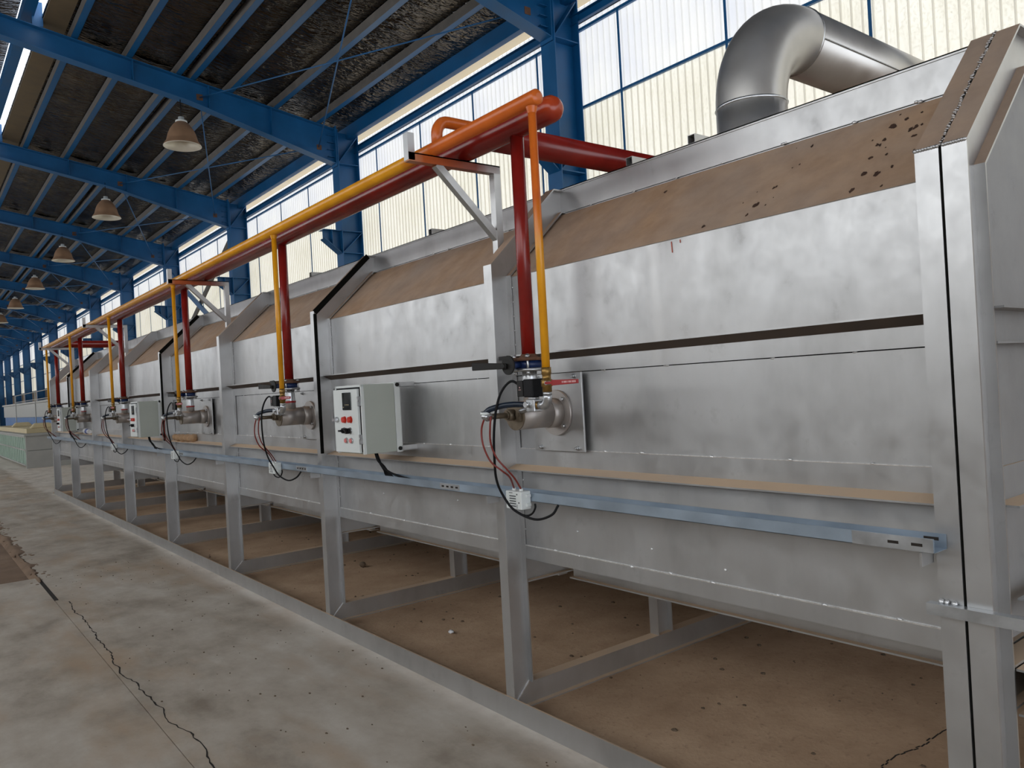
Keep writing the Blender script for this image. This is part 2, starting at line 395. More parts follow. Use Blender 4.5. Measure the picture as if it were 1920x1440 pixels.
# left wall: masonry below, backlit sheets above
wall_l = tag(MB().box((XL-.2, Y0, 0), (XL, Y1, 2.4)).build('wall_left', 'masonry'), 'masonry wall with backlit sheets on the aisle side', kind='structure')
ls = MB().box((-.01, .04, 2.4), (0, 2.96, 6.4)).mesh('window_sheet', 'sheet_left')
for i in range(int((Y1-Y0)/3)):
    o = bpy.data.objects.new('window_sheet', ls); COL.objects.link(o); o.parent = wall_l; o.location = (XL, Y0+3*i, 0)
for z in (2.4, 3.9, 5.05): MB().box((XL, Y0, z-.03), (XL+.05, Y1, z+.03)).build('girt', 'blue_paint', wall_l)
MB().box((XL-.2, Y0, 6.4), (XL, Y1, 6.55)).build('wall_top', 'blue_paint', wall_l)
wf = tag(MB().box((XL, Y1-.2, 0), (XR, Y1, 7.8)).build('wall_back', 'masonry'), 'distant end wall of the hall', kind='structure')

wg = tag(MB().box((XL, Y0-.2, 4.3), (XR, Y0, 7.8)).box((XL, Y0-.2, 0), (-4.4, Y0, 4.3)).box((6.3, Y0-.2, 0), (XR, Y0, 4.3)).build('wall_front_added', 'masonry'), 'unseen end wall added behind the camera, its gate opening shaped to let light in', kind='structure')  # added unseen wall; its opening is sized to light the frame webs
# portal frames
def portal():
    r = empty('portal_frame')
    m = MB()
    m.box((6.45, -.13, 0), (6.463, .13, 6.47)); m.box((6.463, -.005, 0), (6.87, .005, 6.45)); m.box((6.857, -.13, 0), (6.87, .13, 6.42))
    m.build('column', 'blue_paint', r)
    m = MB()
    def web(x0, x1, n, side):
        for i in range(n):
            a = x0 + (x1-x0)*i/n; b = x0 + (x1-x0)*(i+1)/n
            m.hexa([(a, -.005, zbot(a)), (b, -.005, zbot(b)), (b, .005, zbot(b)), (a, .005, zbot(a)), (a, -.005, ztop(a)), (b, -.005, ztop(b)), (b, .005, ztop(b)), (a, .005, ztop(a))])
            for zf, d in ((zbot, -.012), (ztop, -.012)):
                m.hexa([(a, -.1, zf(a)+d), (b, -.1, zf(b)+d), (b, .1, zf(b)+d), (a, .1, zf(a)+d), (a, -.1, zf(a)), (b, -.1, zf(b)), (b, .1, zf(b)), (a, .1, zf(a))])
    web(.9, 3.9, 2, 1); web(3.9, 6.45, 2, 1)
    ra = m.build('rafter', 'blue_paint', r)
    o = ra.copy(); COL.objects.link(o); o.parent = r; o.scale = (-1, 1, 1); o.location = (1.8, 0, 0)
    m = MB().box((XL+.06, -.13, 0), (XL+.073, .13, 6.47)).box((XL+.073, -.005, 0), (XL+.48, .005, 6.45)).box((XL+.467, -.13, 0), (XL+.48, .13, 6.42)); m.build('column', 'blue_paint', r)
    # knee: splice plates, stiffeners
    MB().box((6.425, -.11, 5.80), (6.45, .11, 6.53)).build('end_plate', 'blue_paint', r)
    for x in (5.25, 3.05, 4.2): MB().box((x-.006, -.09, zbot(x)), (x+.006, .09, ztop(x)-.012)).build('stiffener', 'blue_paint', r)
    MB().box((6.463, -.12, 5.845), (6.857, .12, 5.857)).build('stiffener', 'blue_paint', r)
    MB().bar((6.463, 0, 5.86), (6.857, 0, 6.38), (0, 1, 0), .24, .012).build('stiffener', 'blue_paint', r)
    for i in range(4): MB().box((6.30, -.06, 5.97+.13*i), (6.425, .06, 5.98+.13*i)).build('rib', 'blue_paint', r)
    # crane corbel and its stiffeners in the column web
    m = MB().box((6.10, -.11, 4.61), (6.45, .11, 4.622)).hexa([(6.12, -.005, 4.46), (6.45, -.005, 4.21), (6.45, .005, 4.21), (6.12, .005, 4.46), (6.12, -.005, 4.61), (6.45, -.005, 4.61), (6.45, .005, 4.61), (6.12, .005, 4.61)])
    m.bar((6.12, 0, 4.46), (6.45, 0, 4.205), (0, 1, 0), .2, .012); m.box((6.27, -.09, 4.36), (6.28, .09, 4.61))
    m.build('corbel', 'blue_paint', r)
    for z in (4.61, 4.21): MB().box((6.463, -.12, z), (6.857, .12, z+.012)).build('stiffener', 'blue_paint', r)
    MB().bar((6.463, 0, 4.215), (6.857, 0, 4.6), (0, 1, 0), .24, .01).build('stiffener', 'blue_paint', r)
    MB().box((4.02, -.012, 6.60), (4.12, -.006, 6.70)).build('rod_washer', 'rust', r); MB().box((6.1, -.012, 6.08), (6.19, -.006, 6.17)).build('rod_washer', 'rust', r)
    return r
ORD = ['nearest', 'second', 'third', 'fourth', 'fifth', 'sixth', 'seventh', 'eighth', 'ninth', 'tenth', 'eleventh', 'twelfth', 'thirteenth', 'fourteenth', 'fifteenth']
pf = portal()
for i, cy in enumerate(COLY):
    o = pf if i == 0 else copy_tree(pf)
    o.location = (0, cy, 0)
    lab = ('blue steel portal frame beside the camera, out past the exhaust duct' if i == 0 else
           'blue steel portal frame whose column rises behind the near pipe ends' if i == 1 else
           'blue steel portal frame with the nearest full rafter, pendant lamp and corbel' if i == 2 else
           f'blue steel portal frame, {ORD[i-1]} in the row going away from the camera')
    tag(o, lab, 'steel frame', 'blue portal frames of the hall')

# roof
ceil = tag(MB().hexa([(1.85, Y0, ztop(1.85)+.16), (6.75, Y0, ztop(6.75)+.16), (6.75, Y1, ztop(6.75)+.16), (1.85, Y1, ztop(1.85)+.16), (1.85, Y0, ztop(1.85)+.19), (6.75, Y0, ztop(6.75)+.19), (6.75, Y1, ztop(6.75)+.19), (1.85, Y1, ztop(1.85)+.19)]).build('ceiling', 'foil'),
    'dark foil lined pitched roof on blue purlins', kind='structure')
MB().hexa([(6.75, Y0, ztop(6.75)+.2), (7.25, Y0, ztop(7.25)+.2), (7.25, Y1, ztop(7.25)+.2), (6.75, Y1, ztop(6.75)+.2), (6.75, Y0, ztop(6.75)+.22), (7.25, Y0, ztop(7.25)+.22), (7.25, Y1, ztop(7.25)+.22), (6.75, Y1, ztop(6.75)+.22)]).build('eave_sheet', 'cream_sheet', ceil)
MB().hexa([(1.86, Y0, ztop(1.86)+.12), (2.16, Y0, ztop(2.16)+.12), (2.16, Y1, ztop(2.16)+.12), (1.86, Y1, ztop(1.86)+.12), (1.86, Y0, ztop(1.86)+.15), (2.16, Y0, ztop(2.16)+.15), (2.16, Y1, ztop(2.16)+.15), (1.86, Y1, ztop(1.86)+.15)]).build('ridge_board', 'brown_board', ceil)
MB().hexa([(-5.5, Y0, ztop(-5.5)+.2), (.9, Y0, 7.6), (.9, Y1, 7.6), (-5.5, Y1, ztop(-5.5)+.2), (-5.5, Y0, ztop(-5.5)+.23), (.9, Y0, 7.63), (.9, Y1, 7.63), (-5.5, Y1, ztop(-5.5)+.23)]).box((.9, Y0, 7.6), (1.6, Y1, 7.63)).build('roof_slope', 'foil', ceil)
MB().box((1.60, Y0, 7.40), (1.75, Y1, 7.56)).build('ridge_beam', 'blue_paint', ceil)
for cy in COLY[1:5]: MB().box((1.72, cy-.06, 7.26), (1.86, cy+.06, 7.62)).build('ridge_post', 'blue_paint', ceil)
PUR = [2.2, 2.95, 3.68, 3.90, 4.50, 5.28, 6.06]
for x in PUR:
    z = ztop(x)
    pu = MB().box((x, Y0, z), (x+.004, Y1, z+.13)).build('purlin', 'primer_grey', ceil)
    MB().box((x+.004, Y0, z), (x+.10, Y1, z+.004)).box((x+.004, Y0, z+.126), (x+.10, Y1, z+.13)).box((x+.096, Y0, z), (x+.10, Y1, z+.02)).build('purlin_flange', 'blue_paint', pu)
MB().box((6.69, Y0, 6.35), (6.696, Y1, 6.58)).box((6.696, Y0, 6.35), (6.79, Y1, 6.356)).build('purlin', 'blue_paint', ceil)
for x in [1.8-p for p in PUR if p < 6.2]:
    z = ztop(x); MB().box((x-.07, Y0, z), (x, Y1, z+.17)).build('purlin', 'blue_paint', ceil)
# foil sheets sagging between purlins, one per bay
gaps = [(2.28, 2.95), (3.03, 3.68), (3.98, 4.50), (4.58, 5.28), (5.36, 6.06), (6.14, 6.69)]
for gi, (a, b) in enumerate(gaps):
    m = MB(); nx, ny = 8, 40
    rnd = [[random.uniform(-.012, .012) for _ in range(nx+1)] for _ in range(ny+1)]
    for j in range(ny+1):
        for i in range(nx+1):
            x = a+(b-a)*i/nx; u = math.sin(PI*i/nx)
            m.v.append(V(x, 6*j/ny, ztop(x)+.14-.03*u*(1+.4*math.sin(j*1.05+gi)) + rnd[j][i]*u))
    for j in range(ny):
        for i in range(nx): m.face((j*(nx+1)+i, (j+1)*(nx+1)+i, (j+1)*(nx+1)+i+1, j*(nx+1)+i+1), 0, True)
    me = m.mesh('foil_sheet', 'foil')
    for cy in BAYS:
        o = bpy.data.objects.new('foil_sheet', me); COL.objects.link(o); o.parent = ceil; o.location = (0, cy, 0)
for cy in COLY[1:-1]:
    a, b, c, d = (4.07, cy, 6.65), (6.14, cy+6, 6.13), (6.14, cy, 6.13), (4.07, cy+6, 6.65)
    MB().cyl(a, b, .011, 6).build('brace_rod', 'blue_paint', ceil); MB().cyl(c, d, .011, 6).build('brace_rod', 'blue_paint', ceil)
# crossed wall braces behind the furnace
xb = empty('wall_brace', (6.55, 22.16, 2.95))
MB().bar((6.5, 19.3, 3.0), (6.5, 25.0, 5.7), (1, 0, 0), .05, .14).build('brace_bar', 'blue_paint', xb, (6.55, 22.16, 2.95))
MB().bar((6.58, 25.0, 3.0), (6.58, 19.3, 5.7), (1, 0, 0), .05, .14).build('brace_bar', 'primer_grey', xb, (6.55, 22.16, 2.95))
tag(xb, 'crossed diagonal steel braces on the wall behind the yellow pipe', 'brace')

# pendant lamps
def lamp():
    r = empty('pendant_lamp')
    prof = [(.06, .40), (.085, .385), (.13, .34), (.18, .27), (.215, .19), (.235, .11), (.245, .075), (.285, .02), (.288, .0)]
    inner = [(.288, .0), (.278, .002), (.24, .07), (.23, .11), (.205, .19), (.17, .265), (.12, .33), (.07, .37), (.0, .375)]
    MB().lathe(prof, (0,0,0), n=28).build('lamp_shade', 'lamp_shade', r); MB().lathe(inner, (0,0,0), n=28).build('reflector', 'lamp_inside', r)
    MB().lathe([(.28, .004), (.292, .0), (.294, -.006), (.284, -.008), (.278, .0)], (0,0,0), n=28).build('rim', 'lamp_inside', r)
    MB().lathe([(.0, .47), (.045, .47), (.048, .42), (.09, .41), (.092, .385), (.06, .38)], (0,0,0), n=16).build('lamp_holder', 'powder_white', r)
    MB().lathe([(.0, .15), (.03, .16), (.045, .2), (.035, .27), (.02, .33)], (0,0,0), n=12).build('bulb', 'powder_white', r)
    MB().cyl((0, 0, .47), (0, 0, .78), .008, 6).build('cord', 'rubber_black', r)
    return r
LL = ['largest and nearest hanging pendant lamp with a tan bell shade', 'second nearest pendant lamp with a tan bell shade', 'third pendant lamp from the camera with a tan bell shade',
      'fourth pendant lamp from the camera, small tan bell shade', 'fifth pendant lamp from the camera, tiny and near the left edge', 'farthest pendant lamp, cut by the left edge of the picture']
lp = lamp()
for i in range(6):
    o = lp if i == 0 else copy_tree(lp)
    o.location = (3.76, 13.16+6*i, 5.80 + (.06 if i else 0)); tag(o, LL[i], 'lamp', 'pendant lamps under the rafters')

# ================================================================== FURNACE
FO = (3.75, 9.2, 0)
fur = tag(empty('industrial_furnace', FO), 'long silver painted steel tunnel furnace with ribbed panelled side', 'furnace')
CX = 3.75; S = 2.05
YK = [.967 + S*k for k in range(9)]
OUT = [(2.246, .04), (2.246, 2.19), (2.675, 2.60), (2*CX-2.675, 2.60), (2*CX-2.246, 2.19), (2*CX-2.246, .04)]
NAM = ['post', 'sloped_rail', 'top_beam', 'sloped_rail', 'post', 'base_beam']
def ring(y):
    n = len(OUT); P = [V(a, y, b) for a, b in OUT]
    for i in range(n):
        p, q = P[i], P[(i+1) % n]; pm, qn = P[i-1], P[(i+2) % n]
        d0 = (p-pm).normalized(); d1 = (q-p).normalized(); d2 = (qn-q).normalized()
        inn = V(d1.z, 0, -d1.x)
        MB().ibeam(p, q, inn, n0=(d0+d1).normalized(), n1=(d1+d2).normalized()).build(NAM[i], 'silver_paint', fur, FO)
YF = YK + [.895]
for y in YF:
    ring(y)
    MB().ibeam((2.37, y, .64), (2*CX-2.37, y, .64), (0, 0, 1)).build('tank_beam', 'silver_paint', fur, FO)
    for x in (3.28, 4.22):
        MB().ibeam((x, y, .16), (x, y, .64), (1, 0, 0)).build('stub_post', 'silver_paint', fur, FO)
    # mitre weld line at the foot of the post
    MB().bar((2.25, y-.004, .045), (2.362, y-.004, .157), (0, 1, 0), .008, .005).build('mitre_weld', 'weld', fur, FO)
# welded seam between the paired end frames
ws = MB()
for i in range(80):
    t = i/79; ws.blob((2.246+.429*t+random.uniform(-.004, .004), .931+random.uniform(-.004, .004), 2.19+.41*t+.001), .0055*random.uniform(.5, 1.2), (1.6, .9, .6))
for i in range(9): ws.blob((2.246, .938+.058*i/8, 2.19), .006); ws.blob((2.246, .868+.054*i/8, 2.19), .006)
w_ = ws.build('weld_seam', 'silver_paint', fur, FO); w_['kind'] = 'stuff'
MB().box((2.25, .930, .02), (2.36, .936, 2.18)).build('frame_gasket', 'gasket_black', fur, FO)
# base rail along the front, and the one at the back
MB().box((2.237, .85, 0), (2.2455, YK[8]+.034, .107)).box((2.2455, .85, 0), (2.30, YK[8]+.034, .008)).build('base_rail', 'silver_paint', fur, FO)
MB().box((2*CX-2.245, .85, 0), (2*CX-2.237, YK[8]+.034, .107)).build('base_rail', 'silver_paint', fur, FO)
def welds(y0, y1, x, z, n, r=.006, near=True):
    m = MB()
    for i in range(n):
        y = y0 + (y1-y0)*(i+.5)/n + random.uniform(-.06, .06)
        for k in range(random.choice((1, 1, 2))): m.blob((x, y+.012*k, z+random.uniform(-.002, .003)), r*random.uniform(.7, 1.2), (.7, 1.5, .9))
    o = m.build('weld_spots', 'weld', fur, FO); o['kind'] = 'stuff'
for k in range(8):
    a, b = YK[k]+.002, YK[k+1]-.002
    pm = 'silver_panel'
    MB().box((2.368, a, 1.749), (2.374, b, 2.132)).build('upper_panel', pm, fur, FO)
    # sloped panel
    MB().hexa([(2.368, a, 2.135), (2.742, a, 2.476), (2.742, b, 2.476), (2.368, b, 2.135), (2.372, a, 2.129), (2.746, a, 2.470), (2.746, b, 2.470), (2.372, b, 2.129)][::1]).build('sloped_panel', 'silver_panel', fur, FO)
    MB().box((2.744, a, 2.484), (2.750, b, 2.612)).box((2.744, a, 2.606), (2.80, b, 2.612)).box((2.752, a, 2.46), (2.758, b, 2.50)).build('top_fascia', 'silver_paint', fur, FO)
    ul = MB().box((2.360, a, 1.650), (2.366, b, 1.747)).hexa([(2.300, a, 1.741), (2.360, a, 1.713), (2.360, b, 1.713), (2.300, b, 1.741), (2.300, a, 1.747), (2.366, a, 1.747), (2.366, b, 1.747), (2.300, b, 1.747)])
    ul.mi[6] = 1; ul.build('upper_ledge', ['silver_paint', 'underside_shade'], fur, FO)  # only the underside face takes the painted shade
    MB().box((2.370, a, 1.29), (2.376, b, 1.6465)).build('middle_panel', pm, fur, FO)
    MB().box((2.380, a, 1.2), (2.384, b, 1.75)).build('backing_sheet', 'gasket_black', fur, FO)
    MB().box((2.360, a, 1.200), (2.366, b, 1.295)).hexa([(2.298, a, 1.194), (2.366, a, 1.194), (2.366, b, 1.194), (2.298, b, 1.194), (2.298, a, 1.1995), (2.362, a, 1.219), (2.362, b, 1.219), (2.298, b, 1.1995)]).build('lower_ledge', 'silver_paint', fur, FO)
    MB().box((2.368, a, .80), (2.374, b, 1.20)).build('lower_panel', pm, fur, FO)
    MB().box((2.362, a, .760), (2.3675, b, .82)).build('bottom_band', 'silver_paint', fur, FO)
    MB().bar((2.366, a, .8215), (2.366, b, .8215), (0, 0, 1), .006, .006).build('weld_line', 'weld', fur, FO)
    MB().bar((2.366, a, 1.2965), (2.366, b, 1.2965), (0, 0, 1), .004, .004).build('weld_line', 'weld', fur, FO)
    MB().box((2.368, a, .755), (5.13, b, .762)).build('tank_floor', 'silver_paint', fur, FO)
    MB().ibeam((2.66, a+.04, .61), (2.66, b-.04, .61), (0, 0, 1), h=.11, b=.06).build('floor_joist', 'silver_paint', fur, FO)
    MB().box((2.74, a, 2.60), (4.76, b, 2.606)).build('roof_plate', 'silver_paint', fur, FO)
    MB().box((5.128, a, .76), (5.134, b, 2.14)).build('rear_panel', pm, fur, FO)
    MB().hexa([(4.754, a, 2.476), (5.13, a, 2.135), (5.13, b, 2.135), (4.754, b, 2.476), (4.75, a, 2.47), (5.126, a, 2.129), (5.126, b, 2.129), (4.75, b, 2.47)]).build('sloped_panel', pm, fur, FO)
    if k < 5:
        welds(a+.1, b-.1, 2.744, 2.484, 7); welds(a+.1, b-.1, 2.371, 1.6485, 5); welds(a+.1, b-.1, 2.366, 1.297, 6, .007); welds(a+.1, b-.1, 2.366, .822, 8, .007)
        m = MB()
        for q in range(5): m.blob((2.366, YK[k+1]-.036, 1.8+.07*q), .004, (.7, .9, 1.4)); m.blob((2.366, YK[k+1]-.036, .9+.06*q), .004, (.7, .9, 1.4))
        for q in range(3): m.blob((2.366, a+random.uniform(.3, 1.8), random.uniform(.86, 1.12)), .006, (.6, 1, 1))
        o = m.build('weld_spots', 'weld', fur, FO); o['kind'] = 'stuff'
# burnt rust spots on the first sloped panel, and a red paint drip below its edge
SPOTS = [(2.662, 1.248, 2.403, .0131), (2.679, 1.207, 2.418, .0081), (2.62, 1.164, 2.365, .0111), (2.692, 1.162, 2.431, .0058), (2.626, 1.135, 2.37, .0056), (2.716, 1.248, 2.452, .005), (2.582, 1.144, 2.33, .0068), (2.605, 1.246, 2.351, .0081), (2.585, 1.26, 2.333, .0081), (2.564, 1.225, 2.313, .0038), (2.619, 1.299, 2.364, .004), (2.525, 1.212, 2.278, .0056), (2.528, 1.263, 2.28, .008), (2.462, 1.249, 2.221, .0109), (2.447, 1.201, 2.207, .0107), (2.459, 1.166, 2.218, .0061), (2.509, 1.118, 2.264, .0055), (2.393, 1.267, 2.158, .0093), (2.385, 1.161, 2.15, .0054), (2.69, 1.555, 2.428, .0072), (2.7, 1.629, 2.438, .0029), (2.599, 1.56, 2.345, .0049), (2.592, 1.586, 2.339, .0036), (2.51, 1.603, 2.265, .0077), (2.438, 1.651, 2.199, .0122), (2.427, 1.594, 2.189, .0041), (2.4, 1.651, 2.164, .0069), (2.468, 1.714, 2.226, .0036), (2.397, 1.842, 2.162, .0073), (2.456, 1.581, 2.215, .0028), (2.51, 1.68, 2.264, .0029), (2.675, 2.254, 2.415, .0077)]
m = MB(); nrm = V(-.6737, 0, .739); tng = V(.739, 0, .6737)
for x, y, z, r in SPOTS:
    for q in range(3 if r > .006 else 1):
        cc = V(x, y, z) + tng*random.uniform(-.6, .6)*r*1.4 + V(0, 1, 0)*random.uniform(-.6, .6)*r*1.4 + nrm*.0012; o = len(m.v)
        rad = [r*random.uniform(.45, 1.05)*(.75 if q else 1) for _ in range(9)]
        m.v += [cc + (tng*math.cos(2*PI*t/9)*1.5 + V(0, 1, 0)*math.sin(2*PI*t/9))*rad[t] for t in range(9)]; m.v.append(cc + nrm*.0012)
        for t in range(9): m.face((o+t, o+9, o+(t+1) % 9))
o = m.build('rust_spots', 'rust_dark', fur, FO); o['kind'] = 'stuff'
MB().bar((2.3665, 1.978, 2.125), (2.3665, 1.976, 2.082), (0, 1, 0), .0035, .002).bar((2.3665, 1.935, 2.125), (2.3665, 1.935, 2.113), (0, 1, 0), .003, .002).build('paint_drip', 'red_gas', fur, FO)
# insulation gaskets between furnace sections (black strip on the frames that join two sections)
for k in (2, 4, 7):
    y = YK[k]-.036
    m = MB().bar((2.244, y, 2.19), (2.672, y, 2.60), (.69, 0, -.72), 0, .012, ou=(-.006, .03)).box((2.242, y-.006, 1.21), (2.262, y+.006, 2.17))
    m.build('section_gasket', 'gasket_black', fur, FO)
# near end wall
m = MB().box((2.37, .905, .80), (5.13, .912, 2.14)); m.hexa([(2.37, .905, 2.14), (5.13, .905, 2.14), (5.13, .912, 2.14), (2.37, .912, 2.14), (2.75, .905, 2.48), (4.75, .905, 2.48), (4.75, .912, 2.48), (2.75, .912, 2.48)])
m.build('end_panel', 'silver_end_shaded', fur, FO)
MB().box((2.37, .84, 1.741), (5.13, .905, 1.747)).box((2.37, .897, 1.65), (5.13, .904, 1.741)).box((2.37, .86, 1.644), (5.13, .905, 1.65)).build('end_ledge', 'silver_end_shaded', fur, FO)
MB().box((2.37, .83, 1.194), (5.13, .905, 1.2)).box((2.37, .897, 1.2), (5.13, .904, 1.295)).build('end_ledge', 'silver_end_shaded', fur, FO)
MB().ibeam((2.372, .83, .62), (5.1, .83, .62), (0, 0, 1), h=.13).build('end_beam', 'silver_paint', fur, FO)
MB().box((2.375, .80, .905), (2.9, .805, .945)).box((2.375, .805, .94), (2.9, .85, .945)).build('end_angle', 'galvanised', fur, FO)
MB().box((2.216, .60, .905), (2.2445, 1.022, .936)).build('tie_bar', 'galvanised', fur, FO)
m = MB()
for y in (.955, .975, .99): m.blob((2.238, y, .94), .008)
o = m.build('weld_spots', 'weld', fur, FO); o['kind'] = 'stuff'
# square tubes lying across the roof
for y in (2.16, 2.53, 4.3, 6.2):
    m = MB().box((2.755, y-.02, 2.614), (4.6, y+.02, 2.617)).box((2.755, y-.02, 2.651), (4.6, y+.02, 2.654)).box((2.755, y-.02, 2.617), (4.6, y-.017, 2.651)).box((2.755, y+.017, 2.617), (4.6, y+.02, 2.651))
    m.build('roof_tube', 'silver_paint', fur, FO)
# brackets that carry the pipes
for k in (1, 3, 5, 7):
    y = YK[k]+.055
    br = MB().box((1.862, y-.02, 2.655), (2.385, y+.02, 2.661)).box((1.862, y-.02, 2.661), (2.385, y-.014, 2.695)).box((1.862, y-.02, 2.689), (2.385, y+.02, 2.695)).build('pipe_bracket', 'oversprayed' if k < 4 else 'silver_paint', fur, FO)
    MB().box((2.345, y-.02, 2.255), (2.385, y+.02, 2.655)).build('bracket_leg', 'silver_paint', br, FO)
    MB().bar((2.02, y, 2.66), (2.36, y, 2.335), (0, 1, 0), .035, .035).build('bracket_brace', 'silver_paint', br, FO)
    MB().box((1.860, y-.02, 2.66), (1.866, y+.02, 2.785)).box((1.866, y-.02, 2.66), (1.895, y-.014, 2.785)).build('bracket_stop', 'silver_paint', br, FO)
# exhaust duct
DO = (3.75, 2.52, 2.61)
dx, dy, R, RB = 3.75, 2.52, .19, .47
duct = tag(empty('exhaust_duct', DO), 'large silver round exhaust duct with elbow on the furnace roof', 'duct')
MB().cyl((dx, dy, 2.61), (dx, dy, 3.06), R, 40).build('duct_riser', 'duct_metal', duct, DO)
el = [(dx + RB*(1-math.cos(t)), dy, 3.06 + RB*math.sin(t)) for t in [PI/2*i/16 for i in range(17)]]
MB().tube(el, R*1.004, 40, False).build('duct_elbow', 'duct_metal', duct, DO)
MB().cyl((dx+RB, dy, 3.06+RB), (XR-.03, dy, 3.06+RB), R, 40).build('duct_run', 'duct_metal', duct, DO)
MB().lathe([(R, -.008), (R+.006, 0), (R, .008)], (dx, dy, 3.06), n=40).build('duct_weld', 'zinc', duct, DO); MB().lathe([(R, -.008), (R+.006, 0), (R, .008)], (dx+RB, dy, 3.06+RB), (1, 0, 0), n=40).build('duct_weld', 'zinc', duct, DO)
MB().bar((dx+RB, dy-R-.001, 3.06+RB-.05), (XR-.03, dy-R-.001, 3.06+RB-.05), (0, 1, 0), .006, .005).build('duct_seam', 'zinc', duct, DO)
MB().lathe([(R+.05, 0), (R+.05, .012), (R, .012)], (dx, dy, 2.612), n=40).build('duct_flange', 'silver_paint', duct, DO)

# ================================================================== PIPES
BY = [2.67, 5.39, 7.87, 10.73, 13.54, 15.95]
YO = (2.0, 2.29, 2.725)
yel = tag(empty('gas_pipe', YO), 'yellow gas pipe, orange at its near end, with thin drop pipes to the burners', 'pipe')
YX, YZ, RX, RZ = 2.0, 2.725, 2.19, 2.752
MB().tube([(YX, 2.29, YZ), (YX, 2.295, YZ), (YX, 2.30, YZ), (YX, 16.1, YZ)], [.012, .026, .031, .031], 20).build('main_pipe', 'yellow_gas', yel, YO)
for b in BY:
    y = b-.335
    MB().cyl((YX, y, YZ-.01), (YX, y, 1.655), .0168, 14).build('drop_pipe', 'yellow_gas', yel, YO)
    MB().lathe([(.024, -.03), (.020, -.045), (.017, -.055)], (YX, y, YZ), n=14).build('weld_collar', 'yellow_gas', yel, YO)
el = [(YX, 3.02, YZ), (YX, 3.02, 2.78)] + [(YX+.06*(1-math.cos(t)), 3.02, 2.78+.07*math.sin(t)) for t in [PI/2*i/8 for i in range(1, 9)]] + [(2.35, 3.02, 2.85), (3.2, 3.02, 2.85)]
MB().tube(el, .027, 14).build('feed_elbow', 'yellow_gas', yel, YO)
RO = (RX, 2.42, RZ)
red = tag(empty('air_pipe', RO), 'thick dark red air pipe running along the furnace with red drop pipes', 'pipe')
MB().tube([(RX, 2.385, RZ), (RX, 2.39, RZ), (RX, 2.40, RZ), (RX, 2.42, RZ), (RX, 2.44, RZ), (RX, 16.45, RZ)], [.004, .026, .042, .054, .057, .057], 24).build('main_pipe', 'red_gas', red, RO)
for b in BY: MB().cyl((RX, b, RZ-.02), (RX, b, 1.725), .031, 16).build('drop_pipe', 'red_gas', red, RO)
for y in (2.93, 15.9): MB().tube([(RX, y, 2.785), (4.3, y, 2.785), (4.42, y, 2.76), (4.45, y, 2.66), (4.45, y, 2.61)], .066, 20).build('cross_pipe', 'red_gas', red, RO)

